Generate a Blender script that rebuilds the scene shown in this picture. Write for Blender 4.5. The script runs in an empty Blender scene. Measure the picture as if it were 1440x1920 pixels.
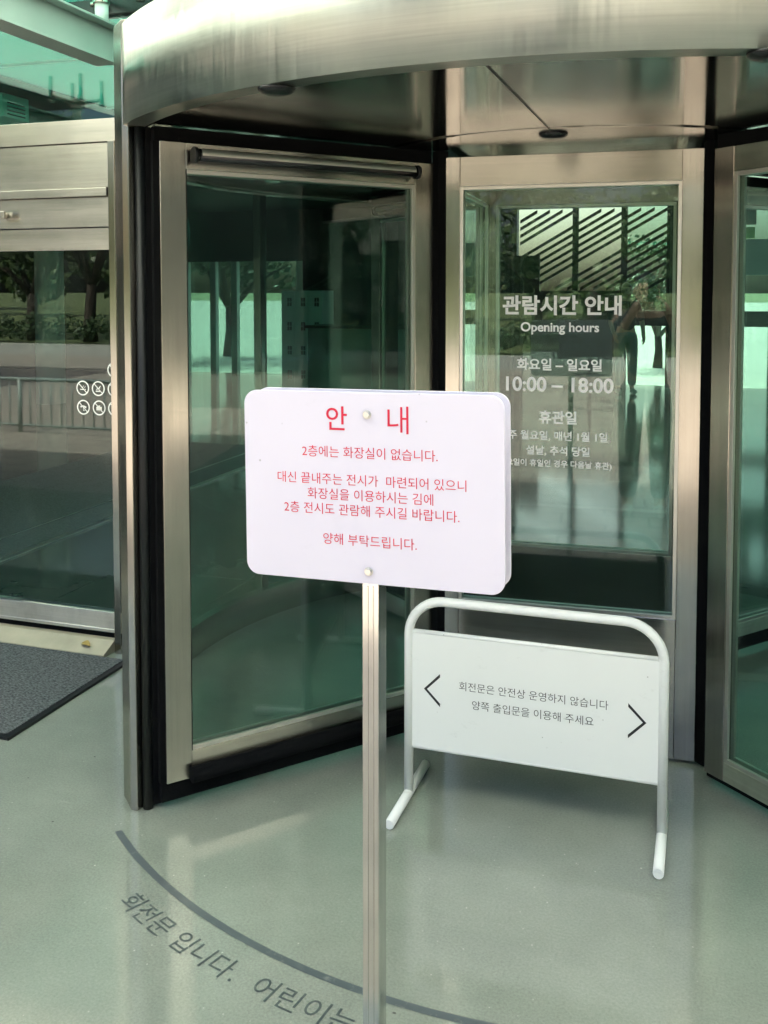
import bpy, bmesh, math, random
from mathutils import Vector, Matrix
random.seed(11)
S = bpy.context.scene
COL = S.collection
R = math.radians
# ------------------------------------------------------------------ camera
cam_data = bpy.data.cameras.new('camera')
cam = bpy.data.objects.new('camera', cam_data); COL.objects.link(cam)
cam.location = (0, 0, 1.6)
cam.rotation_euler = (R(90 - 3.0), 0, R(18.5))
cam_data.sensor_fit = 'VERTICAL'; cam_data.sensor_height = 36.0; cam_data.sensor_width = 27.0
cam_data.lens = 36.0 * 1820 / 1920
cam_data.shift_y = -(960 - 640.4) / 1920
cam_data.clip_start = 0.02; cam_data.clip_end = 2000
S.camera = cam
# ------------------------------------------------------------------ sky and sun
SUN_EL, SUN_AZ = R(56), R(-32)           # azimuth clockwise from +Y; the sun stands behind the building, the door is in its shade
W = bpy.data.worlds.new('World'); S.world = W; W.use_nodes = True
nt = W.node_tree; bg = nt.nodes['Background']
sky = nt.nodes.new('ShaderNodeTexSky'); sky.sky_type = 'NISHITA'; sky.sun_disc = False
sky.sun_elevation = SUN_EL; sky.sun_rotation = SUN_AZ; sky.dust_density = 8.0; sky.ozone_density = .3; sky.air_density = .8
nt.links.new(sky.outputs[0], bg.inputs[0]); bg.inputs[1].default_value = 0.15
sun_data = bpy.data.lights.new('sun', 'SUN'); sun_data.energy = 3.0; sun_data.angle = R(0.5); sun_data.color = (1, .95, .87)
sun = bpy.data.objects.new('sun', sun_data); COL.objects.link(sun)
sd = Vector((math.sin(SUN_AZ) * math.cos(SUN_EL), math.cos(SUN_AZ) * math.cos(SUN_EL), math.sin(SUN_EL)))
sun.rotation_euler = sd.to_track_quat('Z', 'Y').to_euler(); sun.location = (-25, 40, 60)
S.view_settings.view_transform = 'Standard'; S.view_settings.look = 'None'
S.view_settings.exposure = 2.1; S.view_settings.gamma = 1
S.render.engine = 'CYCLES'
cy = S.cycles; cy.use_denoising = True; cy.max_bounces = 14; cy.diffuse_bounces = 4; cy.glossy_bounces = 6
cy.transmission_bounces = 8; cy.transparent_max_bounces = 24; cy.caustics_reflective = False; cy.caustics_refractive = False
cy.sample_clamp_indirect = 6.0; cy.blur_glossy = 0.5

# ------------------------------------------------------------------ materials
def new_mat(name):
    m = bpy.data.materials.new(name); m.use_nodes = True
    t = m.node_tree; return m, t, t.nodes['Principled BSDF']
def N(t, kind, **kw):
    n = t.nodes.new(kind)
    for k, v in kw.items(): setattr(n, k, v)
    return n
def coords(t, scale=(1, 1, 1), kind='Object'):
    tc = N(t, 'ShaderNodeTexCoord'); mp = N(t, 'ShaderNodeMapping')
    mp.inputs['Scale'].default_value = scale
    t.links.new(tc.outputs[kind], mp.inputs[0]); return mp.outputs[0]
def noise(t, vec, scale, detail=4, rough=.55):
    n = N(t, 'ShaderNodeTexNoise'); n.inputs['Scale'].default_value = scale
    n.inputs['Detail'].default_value = detail; n.inputs['Roughness'].default_value = rough
    t.links.new(vec, n.inputs['Vector']); return n.outputs['Fac']
def ramp(t, fac, stops):
    r = N(t, 'ShaderNodeValToRGB'); e = r.color_ramp.elements
    while len(e) < len(stops): e.new(.5)
    for k, (p, c) in enumerate(stops):
        e[k].position = p; e[k].color = (c, c, c, 1) if isinstance(c, (int, float)) else (*c, 1)
    t.links.new(fac, r.inputs[0]); return r.outputs[0]
def mixc(t, fac, a, b, mode='MIX'):
    m = N(t, 'ShaderNodeMix', data_type='RGBA', blend_type=mode)
    for sock, v in ((m.inputs[0], fac), (m.inputs[6], a), (m.inputs[7], b)):
        if hasattr(v, 'is_output'): t.links.new(v, sock)
        elif isinstance(v, (int, float)): sock.default_value = v
        else: sock.default_value = (*v, 1)
    return m.outputs[2]
def bump(t, b, h, strength, dist):
    n = N(t, 'ShaderNodeBump'); n.inputs['Strength'].default_value = strength; n.inputs['Distance'].default_value = dist
    t.links.new(h, n.inputs['Height']); t.links.new(n.outputs[0], b.inputs['Normal']); return n
def plain(name, c, rough=.5, metal=0, spec=.5, var=.0, vs=8, bmp=0, bs=60, coat=0):
    m, t, b = new_mat(name)
    b.inputs['Base Color'].default_value = (*c, 1); b.inputs['Roughness'].default_value = rough
    b.inputs['Metallic'].default_value = metal; b.inputs['Specular IOR Level'].default_value = spec
    b.inputs['Coat Weight'].default_value = coat
    v = coords(t)
    if var:
        f = noise(t, v, vs)
        t.links.new(mixc(t, f, tuple(x * (1 - var) for x in c), tuple(min(1, x * (1 + var)) for x in c)), b.inputs['Base Color'])
    if bmp: bump(t, b, noise(t, v, bs), bmp, .004)
    return m
def steel(name, vertical=False, c=(.46, .435, .385), rough=.20, dirt=.18, wave=0.0, aniso=.85):
    m, t, b = new_mat(name)
    b.inputs['Metallic'].default_value = 1
    fine = noise(t, coords(t, (110, 110, 2.5) if vertical else (2.5, 2.5, 130)), 1.0, 3, .6)
    band = noise(t, coords(t, (14, 14, 1.2) if vertical else (1.2, 1.2, 16)), 1.3, 4)
    smudge = noise(t, coords(t, (5, 5, 3.5)), 1.0, 6, .65)
    k = mixc(t, ramp(t, smudge, [(.40, 0.0), (.72, 1.0)]), c, tuple(x * (1 - dirt) for x in c))
    k = mixc(t, .16, k, mixc(t, ramp(t, fine, [(.3, 0.), (.7, 1.)]), tuple(x * .55 for x in c), tuple(min(1, x * 1.4) for x in c)))
    t.links.new(k, b.inputs['Base Color'])
    mr = N(t, 'ShaderNodeMapRange'); mr.inputs[3].default_value = rough - .07; mr.inputs[4].default_value = rough + .09
    t.links.new(band, mr.inputs[0]); t.links.new(mr.outputs[0], b.inputs['Roughness'])
    b.inputs['Anisotropic'].default_value = aniso
    b.inputs['Anisotropic Rotation'].default_value = 0 if vertical else .25
    tg = N(t, 'ShaderNodeTangent', direction_type='RADIAL', axis='Z'); t.links.new(tg.outputs[0], b.inputs['Tangent'])
    if wave: bump(t, b, noise(t, coords(t, (5, 5, .25)), 1.2, 4, .6), wave, .05)
    return m
def glass(name, tint=(.86, .95, .90), f0=.05, rough=0.0, dust=0.0):
    m = bpy.data.materials.new(name); m.use_nodes = True; t = m.node_tree; t.nodes.clear()
    out = N(t, 'ShaderNodeOutputMaterial'); mx = N(t, 'ShaderNodeMixShader'); tr = N(t, 'ShaderNodeBsdfTransparent')
    gl = N(t, 'ShaderNodeBsdfGlossy'); gl.inputs['Roughness'].default_value = rough; tr.inputs[0].default_value = (*tint, 1)
    gl.inputs[0].default_value = (.95, 1, .98, 1)
    lw = N(t, 'ShaderNodeLayerWeight'); lw.inputs[0].default_value = .5
    p = N(t, 'ShaderNodeMath', operation='POWER'); p.inputs[1].default_value = 5; t.links.new(lw.outputs['Facing'], p.inputs[0])
    ma = N(t, 'ShaderNodeMath', operation='MULTIPLY_ADD'); ma.inputs[1].default_value = 1 - f0; ma.inputs[2].default_value = f0
    t.links.new(p.outputs[0], ma.inputs[0]); t.links.new(ma.outputs[0], mx.inputs[0])
    t.links.new(tr.outputs[0], mx.inputs[1]); t.links.new(gl.outputs[0], mx.inputs[2])
    last = mx.outputs[0]
    if dust:
        d = N(t, 'ShaderNodeBsdfDiffuse'); d.inputs[0].default_value = (.55, .62, .58, 1)
        m2 = N(t, 'ShaderNodeMixShader'); v = coords(t)
        f = ramp(t, noise(t, v, 5, 6, .7), [(.45, 0.), (.8, dust)])
        t.links.new(f, m2.inputs[0]); t.links.new(last, m2.inputs[1]); t.links.new(d.outputs[0], m2.inputs[2]); last = m2.outputs[0]
    t.links.new(last, out.inputs[0]); return m
def translucent(name, c, clear=0.0):
    m = bpy.data.materials.new(name); m.use_nodes = True; t = m.node_tree; t.nodes.clear()
    out = N(t, 'ShaderNodeOutputMaterial'); a = N(t, 'ShaderNodeBsdfTranslucent'); g = N(t, 'ShaderNodeBsdfGlossy')
    d = N(t, 'ShaderNodeBsdfTransparent'); d.inputs[0].default_value = (*c, 1)
    a.inputs[0].default_value = (*c, 1); g.inputs['Roughness'].default_value = .05
    m1 = N(t, 'ShaderNodeMixShader'); m1.inputs[0].default_value = clear
    m2 = N(t, 'ShaderNodeMixShader'); m2.inputs[0].default_value = .06
    t.links.new(a.outputs[0], m1.inputs[1]); t.links.new(d.outputs[0], m1.inputs[2])
    t.links.new(m1.outputs[0], m2.inputs[1]); t.links.new(g.outputs[0], m2.inputs[2]); t.links.new(m2.outputs[0], out.inputs[0])
    return m

M = {}
M['steel_h'] = steel('brushed steel horizontal')
M['steel_v'] = steel('brushed steel vertical', True)
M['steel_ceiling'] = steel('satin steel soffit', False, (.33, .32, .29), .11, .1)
M['steel_fascia'] = steel('brushed steel fascia', False, (.43, .445, .40), .30, .10, .16, .96)
M['bead'] = plain('aluminium glazing bead', (.62, .60, .56), .32, .9, var=.08)
M['stone_strip'] = plain('worn tan threshold', (.42, .39, .30), .5, var=.3, vs=9)
M['cream_rail'] = steel('pale worn aluminium', False, (.78, .76, .68), .36, .35)
M['black'] = plain('black rubber', (.006, .007, .008), .42, 0, .35, var=.2, vs=20)
M['brush'] = plain('black brush seal', (.004, .0045, .005), .9, 0, .12, bmp=.6, bs=220)
M['black_metal'] = plain('black anodised metal', (.014, .016, .017), .25, .2)
M['glass'] = glass('green tinted glass', (.75, .85, .815), .050, 0, .02)
M['glass_core'] = glass('clear display glass', (.83, .91, .875), .048, 0, .015)
M['glass_far'] = glass('green facade glass', (.56, .67, .63), .05)
M['glass_door'] = glass('pale rear door glass', (.80, .90, .86), .05)
M['glass_teal'] = glass('teal transom glass', (.40, .84, .75), .05, 0, .015)
M['canopy'] = translucent('teal canopy glass', (.78, .82, .765))
M['roof_glass'] = translucent('teal lobby roof glass', (.11, .22, .195))
M['white_board'] = plain('lilac white board', (.79, .755, .86), .38, var=.012, vs=3)
M['red'] = plain('crimson print', (.74, .012, .055), .5)
M['ink'] = plain('black print', (.012, .013, .015), .5)
M['white_print'] = plain('white vinyl print', (.92, .92, .90), .6)
M['powder'] = plain('white powder coat', (.86, .87, .86), .32, var=.02, vs=14, bmp=.04, bs=300)
M['bolt'] = plain('zinc bolt', (.62, .62, .60), .3, 1)
M['pole'] = steel('mill aluminium pole', True, (.64, .64, .61), .15, .2)
M['grey_paint'] = plain('chipped grey green beam paint', (.36, .44, .41), .45, var=.12, vs=6)
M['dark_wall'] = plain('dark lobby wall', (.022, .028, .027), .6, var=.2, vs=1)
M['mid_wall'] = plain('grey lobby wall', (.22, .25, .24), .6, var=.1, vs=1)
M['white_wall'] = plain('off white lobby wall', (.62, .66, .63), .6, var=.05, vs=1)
M['far_white'] = plain('far white render wall', (.72, .70, .64), .7, var=.08, vs=.6)
M['tan_wall'] = plain('tan brick wall', (.42, .27, .18), .8, var=.1, vs=.6)
M['green_wall'] = plain('grey green cladding', (.26, .33, .29), .5, var=.1, vs=.6)
M['wing_wall'] = plain('grey green cladding panels', (.34, .34, .29), .5, var=.15, vs=.8)
M['wing_glass'] = plain('dark window glass', (.015, .03, .028), .05)
M['dry_leaf'] = plain('dry leaf', (.42, .30, .09), .6, var=.3, vs=60)
M['dark_cladding'] = plain('dark grey cladding', (.06, .07, .065), .5, var=.15, vs=.8)
M['locker'] = plain('pale grey locker', (.74, .78, .76), .5, var=.04)
M['slat'] = plain('pale timber slat', (.70, .66, .55), .5, var=.1)
M['trunk'] = plain('bark', (.06, .048, .036), .9, var=.35, vs=9, bmp=.6, bs=30)
M['skin'] = plain('skin', (.55, .34, .25), .5, var=.05)
M['hair'] = plain('black hair', (.012, .010, .009), .45)
M['shirt'] = plain('dark shirt', (.03, .035, .04), .8, var=.1)
M['trousers'] = plain('grey trousers', (.26, .27, .26), .85, var=.12, vs=12)
M['shoe'] = plain('pale trainers', (.55, .54, .50), .6)
M['poster_red'] = plain('red poster', (.60, .09, .05), .6)
M['poster_yellow'] = plain('lime poster', (.62, .66, .12), .6)
M['lamp_metal'] = plain('dark green lamp post', (.03, .045, .04), .5)
def scuffed(name, c, rough, dirt=(.33, .33, .30), amount=.35, coat=0):
    m, t, b = new_mat(name); v = coords(t)
    a = ramp(t, noise(t, coords(t, (7, 7, 16)), 1.0, 7, .72), [(.60, 0.), (.78, amount)])
    g = ramp(t, noise(t, v, 2.2, 4, .6), [(.3, 0.), (.7, .10)])
    k = mixc(t, g, c, tuple(x * .78 for x in c)); k = mixc(t, a, k, dirt)
    vo = N(t, 'ShaderNodeTexVoronoi'); vo.inputs['Scale'].default_value = 26; t.links.new(v, vo.inputs['Vector'])
    sp = mixc(t, 1.0, ramp(t, vo.outputs['Distance'], [(.03, .8), (.06, 0.)]), ramp(t, vo.outputs['Color'], [(.72, 0.), (.8, 1.)]), 'MULTIPLY')
    t.links.new(mixc(t, sp, k, dirt), b.inputs['Base Color'])
    mr = N(t, 'ShaderNodeMapRange'); mr.inputs[3].default_value = rough - .08; mr.inputs[4].default_value = rough + .12
    t.links.new(noise(t, v, 9, 5), mr.inputs[0]); t.links.new(mr.outputs[0], b.inputs['Roughness'])
    bump(t, b, noise(t, v, 3.0, 2), .06, .01); return m
M['powder'] = scuffed('white powder coat', (.87, .88, .87), .34)
M['white_board'] = scuffed('lilac white board', (.80, .765, .87), .36, (.45, .44, .46), .16)
def foliage(name, a, b):
    m, t, p = new_mat(name)
    oi = N(t, 'ShaderNodeTexCoord'); f = noise(t, oi.outputs['Object'], 1.7, 5)
    t.links.new(mixc(t, ramp(t, f, [(.3, 0.), (.7, 1.)]), a, b), p.inputs['Base Color'])
    p.inputs['Roughness'].default_value = .5; p.inputs['Transmission Weight'].default_value = 0
    return m
M['leaf'] = foliage('tree leaves', (.030, .060, .022), (.085, .13, .040))
M['hedge'] = foliage('hedge leaves', (.035, .07, .028), (.07, .12, .045))
M['plant'] = foliage('indoor leaves', (.03, .08, .035), (.07, .15, .05))

def epoxy():
    m, t, b = new_mat('grey green epoxy floor')
    v = coords(t)
    big = noise(t, v, 1.6, 6, .65); mid = noise(t, v, 5, 5, .6)
    c = mixc(t, ramp(t, big, [(.3, 0.), (.7, 1.)]), (.200, .228, .194), (.298, .330, .284))
    c = mixc(t, ramp(t, mid, [(.5, 0.), (.75, .5)]), c, (.21, .235, .20))
    vo = N(t, 'ShaderNodeTexVoronoi'); vo.inputs['Scale'].default_value = 17; t.links.new(v, vo.inputs['Vector'])
    sp = ramp(t, vo.outputs['Distance'], [(.035, 1.), (.065, 0.)])
    pick = ramp(t, vo.outputs['Color'], [(.74, 0.), (.9, .9)])
    c = mixc(t, mixc(t, 1.0, sp, pick, 'MULTIPLY'), c, (.68, .68, .58))
    vd = N(t, 'ShaderNodeTexVoronoi'); vd.inputs['Scale'].default_value = 8; t.links.new(coords(t, (1, 1.3, 1)), vd.inputs['Vector'])
    c = mixc(t, mixc(t, 1.0, ramp(t, vd.outputs['Distance'], [(.024, 1.), (.042, 0.)]), ramp(t, vd.outputs['Color'], [(.55, 0.), (.6, 1.)]), 'MULTIPLY'), c, (.05, .055, .05))
    # hairline cracks: distorted cell edges, only in places
    wv = N(t, 'ShaderNodeVectorMath', operation='ADD'); nz = N(t, 'ShaderNodeTexNoise'); nz.inputs['Scale'].default_value = 2.5
    nz.inputs['Detail'].default_value = 5; t.links.new(v, nz.inputs['Vector'])
    sc = N(t, 'ShaderNodeVectorMath', operation='SCALE'); sc.inputs['Scale'].default_value = .5
    t.links.new(nz.outputs['Color'], sc.inputs[0]); t.links.new(v, wv.inputs[0]); t.links.new(sc.outputs[0], wv.inputs[1])
    ve = N(t, 'ShaderNodeTexVoronoi', feature='DISTANCE_TO_EDGE'); ve.inputs['Scale'].default_value = .85; t.links.new(wv.outputs[0], ve.inputs['Vector'])
    cr = ramp(t, ve.outputs['Distance'], [(.0015, 1.), (.005, 0.)])
    msk = ramp(t, noise(t, v, 1.3, 3), [(.54, 0.), (.66, .30)])
    c = mixc(t, mixc(t, 1.0, cr, msk, 'MULTIPLY'), c, (.20, .215, .18))
    gr = noise(t, v, 150, 3, .7)
    c = mixc(t, .22, c, mixc(t, ramp(t, gr, [(.3, 0.), (.7, 1.)]), (.10, .11, .095), (.46, .48, .42)))
    vs_ = N(t, 'ShaderNodeTexVoronoi'); vs_.inputs['Scale'].default_value = 34; t.links.new(coords(t, (1.1, 1, 1)), vs_.inputs['Vector'])
    c = mixc(t, mixc(t, 1.0, ramp(t, vs_.outputs['Distance'], [(.05, .75), (.11, 0.)]), ramp(t, vs_.outputs['Color'], [(.60, 0.), (.75, 1.)]), 'MULTIPLY'), c, (.50, .51, .45))
    mp = N(t, 'ShaderNodeMapping'); mp.inputs['Rotation'].default_value = (0, 0, .7); mp.inputs['Scale'].default_value = (1.2, 22, 1); t.links.new(v, mp.inputs[0])
    c = mixc(t, ramp(t, noise(t, mp.outputs[0], 1.6, 5, .65), [(.70, 0.), (.76, .38)]), c, (.12, .13, .115))
    # light scuffs
    sf = ramp(t, noise(t, coords(t, (2, 9, 1)), 3, 6, .7), [(.66, 0.), (.8, .35)])
    c = mixc(t, sf, c, (.58, .61, .52))
    t.links.new(c, b.inputs['Base Color'])
    rr = N(t, 'ShaderNodeMapRange'); rr.inputs[3].default_value = .05; rr.inputs[4].default_value = .15
    t.links.new(noise(t, v, 2.2, 6, .65), rr.inputs[0]); t.links.new(rr.outputs[0], b.inputs['Roughness'])
    b.inputs['Specular IOR Level'].default_value = 1.0
    bump(t, b, noise(t, v, 6, 4), .05, .01)
    return m
M['epoxy'] = epoxy()
def paving():
    m, t, b = new_mat('pale concrete paving')
    v = coords(t)
    br = N(t, 'ShaderNodeTexBrick'); br.offset = .5
    br.inputs['Scale'].default_value = 1; br.inputs['Brick Width'].default_value = .6; br.inputs['Row Height'].default_value = .3
    br.inputs['Mortar Size'].default_value = .011; br.inputs['Color1'].default_value = (.34, .30, .25, 1); br.inputs['Color2'].default_value = (.40, .36, .30, 1)
    br.inputs['Mortar'].default_value = (.10, .095, .085, 1); t.links.new(v, br.inputs['Vector'])
    c = mixc(t, .35, br.outputs['Color'], mixc(t, noise(t, v, 3, 6), (.20, .19, .165), (.50, .45, .38)))
    t.links.new(c, b.inputs['Base Color']); b.inputs['Roughness'].default_value = .75
    return m
M['paving'] = paving()
def lobby_floor_mat():
    m, t, b = new_mat('polished dark green stone')
    v = coords(t)
    br = N(t, 'ShaderNodeTexBrick'); br.offset = 0; br.inputs['Scale'].default_value = 1
    br.inputs['Brick Width'].default_value = .8; br.inputs['Row Height'].default_value = .8; br.inputs['Mortar Size'].default_value = .004
    br.inputs['Color1'].default_value = (.075, .095, .085, 1); br.inputs['Color2'].default_value = (.095, .115, .10, 1); br.inputs['Mortar'].default_value = (.03, .035, .03, 1)
    t.links.new(v, br.inputs['Vector'])
    t.links.new(mixc(t, .4, br.outputs['Color'], mixc(t, noise(t, v, 6, 6), (.05, .07, .06), (.14, .16, .14))), b.inputs['Base Color'])
    b.inputs['Roughness'].default_value = .10
    bump(t, b, noise(t, v, 1.5, 2), .08, .01)
    return m
M['lobby_floor'] = lobby_floor_mat()
def mat_fibre():
    m, t, b = new_mat('charcoal loop pile')
    v = coords(t)
    f = noise(t, coords(t, (1, 2.2, 1)), 85, 4, .7)
    t.links.new(mixc(t, ramp(t, f, [(.36, 0.), (.64, 1.)]), (.030, .036, .042), (.20, .212, .226)), b.inputs['Base Color'])
    b.inputs['Roughness'].default_value = .95; b.inputs['Specular IOR Level'].default_value = .1
    bump(t, b, f, .9, .006); return m
M['mat'] = mat_fibre()
def marking():
    m, t, b = new_mat('worn blue grey floor paint')
    v = coords(t); f = noise(t, v, 24, 6, .7)
    t.links.new(mixc(t, ramp(t, f, [(.58, 0.), (.78, .7)]), (.095, .115, .122), (.27, .29, .26)), b.inputs['Base Color'])
    b.inputs['Roughness'].default_value = .3; return m
M['marking'] = marking()
M['marking_text'] = plain('grey floor lettering paint', (.080, .098, .098), .3, var=.18, vs=30)
def grass_mat():
    m, t, b = new_mat('lawn')
    t.links.new(mixc(t, noise(t, coords(t), 2.5, 8, .7), (.045, .075, .022), (.13, .16, .055)), b.inputs['Base Color']); b.inputs['Roughness'].default_value = .9
    return m
M['lawn'] = grass_mat()
M['road'] = plain('pale concrete road', (.33, .335, .30), .85, var=.12, vs=.8)

# ------------------------------------------------------------------ mesh helpers
class MB:
    def __init__(s): s.v = []; s.f = []; s.m = []; s.mats = []; s.smooth = []
    def mi(s, m):
        m = M[m] if isinstance(m, str) else m
        if m not in s.mats: s.mats.append(m)
        return s.mats.index(m)
    def add(s, vs, fs, m, smooth=False):
        o = len(s.v); s.v += [tuple(p) for p in vs]; k = s.mi(m)
        for f in fs: s.f.append([o + i for i in f]); s.m.append(k); s.smooth.append(smooth)
        return s
    def box(s, x0, x1, y0, y1, z0, z1, m):
        vs = [(x, y, z) for z in (z0, z1) for y in (y0, y1) for x in (x0, x1)]
        return s.add(vs, [(0, 2, 3, 1), (4, 5, 7, 6), (0, 1, 5, 4), (2, 6, 7, 3), (0, 4, 6, 2), (1, 3, 7, 5)], m)
    def prism(s, pts, z0, z1, m, smooth=False):
        n = len(pts)
        vs = [(x, y, z0) for x, y in pts] + [(x, y, z1) for x, y in pts]
        s.add(vs, [tuple(range(n))[::-1], tuple(range(n, 2 * n))], m)
        o = len(s.v) - 2 * n; k = s.mi(m)
        for i in range(n):
            j = (i + 1) % n; s.f.append([o + i, o + j, o + n + j, o + n + i]); s.m.append(k); s.smooth.append(smooth)
        return s
    def tube(s, path, r, m, n=14, caps=True, radii=None):
        path = [Vector(p) for p in path]; rings = []
        prev = None
        for i, p in enumerate(path):
            d = ((path[min(i + 1, len(path) - 1)] - path[max(i - 1, 0)])).normalized()
            if prev is None:
                a = Vector((0, 0, 1)) if abs(d.z) < .9 else Vector((1, 0, 0)); u = d.cross(a).normalized()
            else: u = (prev - d * prev.dot(d)).normalized()
            prev = u; w = d.cross(u); rr = radii[i] if radii else r
            rings.append([p + (u * math.cos(2 * math.pi * k / n) + w * math.sin(2 * math.pi * k / n)) * rr for k in range(n)])
        vs = [q for ring in rings for q in ring]; fs = []
        for i in range(len(rings) - 1):
            for k in range(n):
                fs.append((i * n + k, i * n + (k + 1) % n, (i + 1) * n + (k + 1) % n, (i + 1) * n + k))
        s.add(vs, fs, m, True)
        if caps:
            o = len(s.v) - len(vs); k = s.mi(m); L = (len(rings) - 1) * n
            s.f += [[o + i for i in range(n)][::-1], [o + L + i for i in range(n)]]; s.m += [k, k]; s.smooth += [False, False]
        return s
    def arcwall(s, c, r0, r1, a0, a1, z0, z1, m, n=48):
        """solid curved wall between radii r0 < r1, angles in degrees"""
        vs = []
        for i in range(n + 1):
            a = R(a0 + (a1 - a0) * i / n); ca, sa = math.cos(a), math.sin(a)
            for rr, z in ((r0, z0), (r1, z0), (r1, z1), (r0, z1)): vs.append((c[0] + rr * ca, c[1] + rr * sa, z))
        fo, fs = [], []
        for i in range(n):
            b = i * 4
            fs += [(b + 1, b + 5, b + 6, b + 2), (b, b + 3, b + 7, b + 4)]; fo += [(b + 2, b + 6, b + 7, b + 3), (b, b + 4, b + 5, b + 1)]
        o = len(s.v); s.add(vs, fs, m, True); k = s.mi(m)
        ends = [(0, 1, 2, 3), (n * 4 + 3, n * 4 + 2, n * 4 + 1, n * 4)] if abs(a1 - a0) < 359.9 else []
        for f in fo + ends: s.f.append([o + i for i in f]); s.m.append(k); s.smooth.append(False)
        return s
    def build(s, name, parent=None, loc=None, rot=None, bev=0, data_name=None):
        me = bpy.data.meshes.new(name); me.from_pydata(s.v, [], s.f)
        for m in s.mats: me.materials.append(m)
        me.polygons.foreach_set('material_index', s.m); me.polygons.foreach_set('use_smooth', s.smooth); me.update()
        o = bpy.data.objects.new(name, me); COL.objects.link(o)
        if parent: o.parent = parent
        if loc: o.location = loc
        if rot: o.rotation_euler = rot
        if bev:
            b = o.modifiers.new('bevel', 'BEVEL'); b.width = bev; b.segments = 2; b.limit_method = 'ANGLE'; b.angle_limit = R(50)
        return o
def thing(name, label, cat, loc=(0, 0, 0), rz=0, group=None):
    o = bpy.data.objects.new(name, None); COL.objects.link(o); o.empty_display_size = .1
    o.location = loc; o.rotation_euler = (0, 0, rz); tag(o, label, cat, group); return o
def tag(o, label=None, cat=None, group=None, kind=None):
    for k, v in (('label', label), ('category', cat), ('group', group), ('kind', kind)):
        if v: o[k] = v
    return o
def copy_tree(o, parent=None):
    c = o.copy(); COL.objects.link(c)
    if parent: c.parent = parent
    for ch in list(o.children): copy_tree(ch, c)
    return c
def glyphs(body, weight=0.0):
    """text as flat mesh data (vertices, faces) in em units with the built-in font"""
    cu = bpy.data.curves.new('glyphs', 'FONT'); cu.body = body; cu.size = 1; cu.offset = weight; cu.resolution_u = 4; cu.fill_mode = 'FRONT'
    ob = bpy.data.objects.new('glyphs', cu); COL.objects.link(ob)
    dg = bpy.context.evaluated_depsgraph_get(); dg.update()
    me = bpy.data.meshes.new_from_object(ob.evaluated_get(dg))
    vs = [tuple(v.co) for v in me.vertices]; fs = [tuple(p.vertices) for p in me.polygons]
    bpy.data.objects.remove(ob); bpy.data.curves.remove(cu); bpy.data.meshes.remove(me)
    return vs, fs
def text_lines(lines, m, y, parent):
    """lines: (string, centre x, centre z, width, weight); the letters stand in the XZ plane facing -Y"""
    for s, cx, cz, w, wt in lines:
        mb = MB(); vs, fs = glyphs(s, wt)
        x0, x1 = min(v[0] for v in vs), max(v[0] for v in vs); z0, z1 = min(v[1] for v in vs), max(v[1] for v in vs)
        k = w / (x1 - x0)
        mb.add([(cx + (v[0] - (x0 + x1) / 2) * k, y, cz + (v[1] - (z0 + z1) / 2) * k) for v in vs], fs, m); mb.build('lettering', parent)

# ------------------------------------------------------------------ ground
CX, CY = -.47, 3.77
def ngon(pts, z, m, name, kind='structure'):
    mb = MB(); mb.add([(x, y, z) for x, y in pts], [tuple(range(len(pts)))], m); o = mb.build(name); tag(o, kind=kind); return o
half = [(CX + 1.76 * math.cos(R(a)), CY + 1.76 * math.sin(R(a))) for a in range(0, 181, 5)]
ngon([(-14, .85), (10, .85), (10, 3.70), (CX + 1.76, 3.70)] + half[1:-1] + [(CX - 1.76, 3.70), (-14, 3.70)], 0, 'epoxy', 'floor')
ngon([(-14, 3.4), (10, 3.4), (10, 17), (-14, 17)], -.004, 'lobby_floor', 'lobby_floor')
ngon([(-40, -13), (40, -13), (40, .95), (-40, .95)], -.006, 'paving', 'paving')
ngon([(-90, -17.5), (90, -17.5), (90, -13.0), (-90, -13.0)], -.012, 'road', 'road')
ngon([(-600, -600), (600, -600), (600, 600), (-600, 600)], -.03, 'lawn', 'ground')
ngon([(-120, 17), (120, 17), (120, 140), (-120, 140)], -.012, 'road', 'rear_forecourt')

# ------------------------------------------------------------------ floor marking (arc and curved lettering)
fm = thing('floor_marking', 'faded blue grey arc line and Korean words painted on the floor before the revolving door', 'floor marking', (-.512, 3.76, 0))
mb = MB(); vs = []
n = 60
for i in range(n + 1):
    a = R(-129.6 + 80 * i / n)
    for r in (1.751, 1.772): vs.append((r * math.cos(a), r * math.sin(a), .0012))
mb.add(vs, [(2 * i, 2 * i + 1, 2 * i + 3, 2 * i + 2) for i in range(n)], 'marking'); mb.build('arc_line', fm)
mb = MB(); em = .0752; r_base = 1.889; arc = 0.0
for ch in '회전문 입니다.  어린이는 보호자와 함께':
    if ch == ' ': arc += .27 * em; continue
    vs, fs = glyphs(ch, .0)
    adv = .30 if ch == '.' else .93
    a = R(-119.8) + (arc + adv * em / 2) / 1.87
    x0, x1 = min(v[0] for v in vs), max(v[0] for v in vs)
    out = Vector((math.cos(a), math.sin(a))); along = Vector((-math.sin(a), math.cos(a)))
    P = []
    for v in vs:
        q = along * ((v[0] - (x0 + x1) / 2) * em) + out * (r_base - v[1] * em)
        P.append((q.x, q.y, .0012))
    mb.add(P, fs, 'marking_text'); arc += adv * em
mb.build('lettering', fm)

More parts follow.
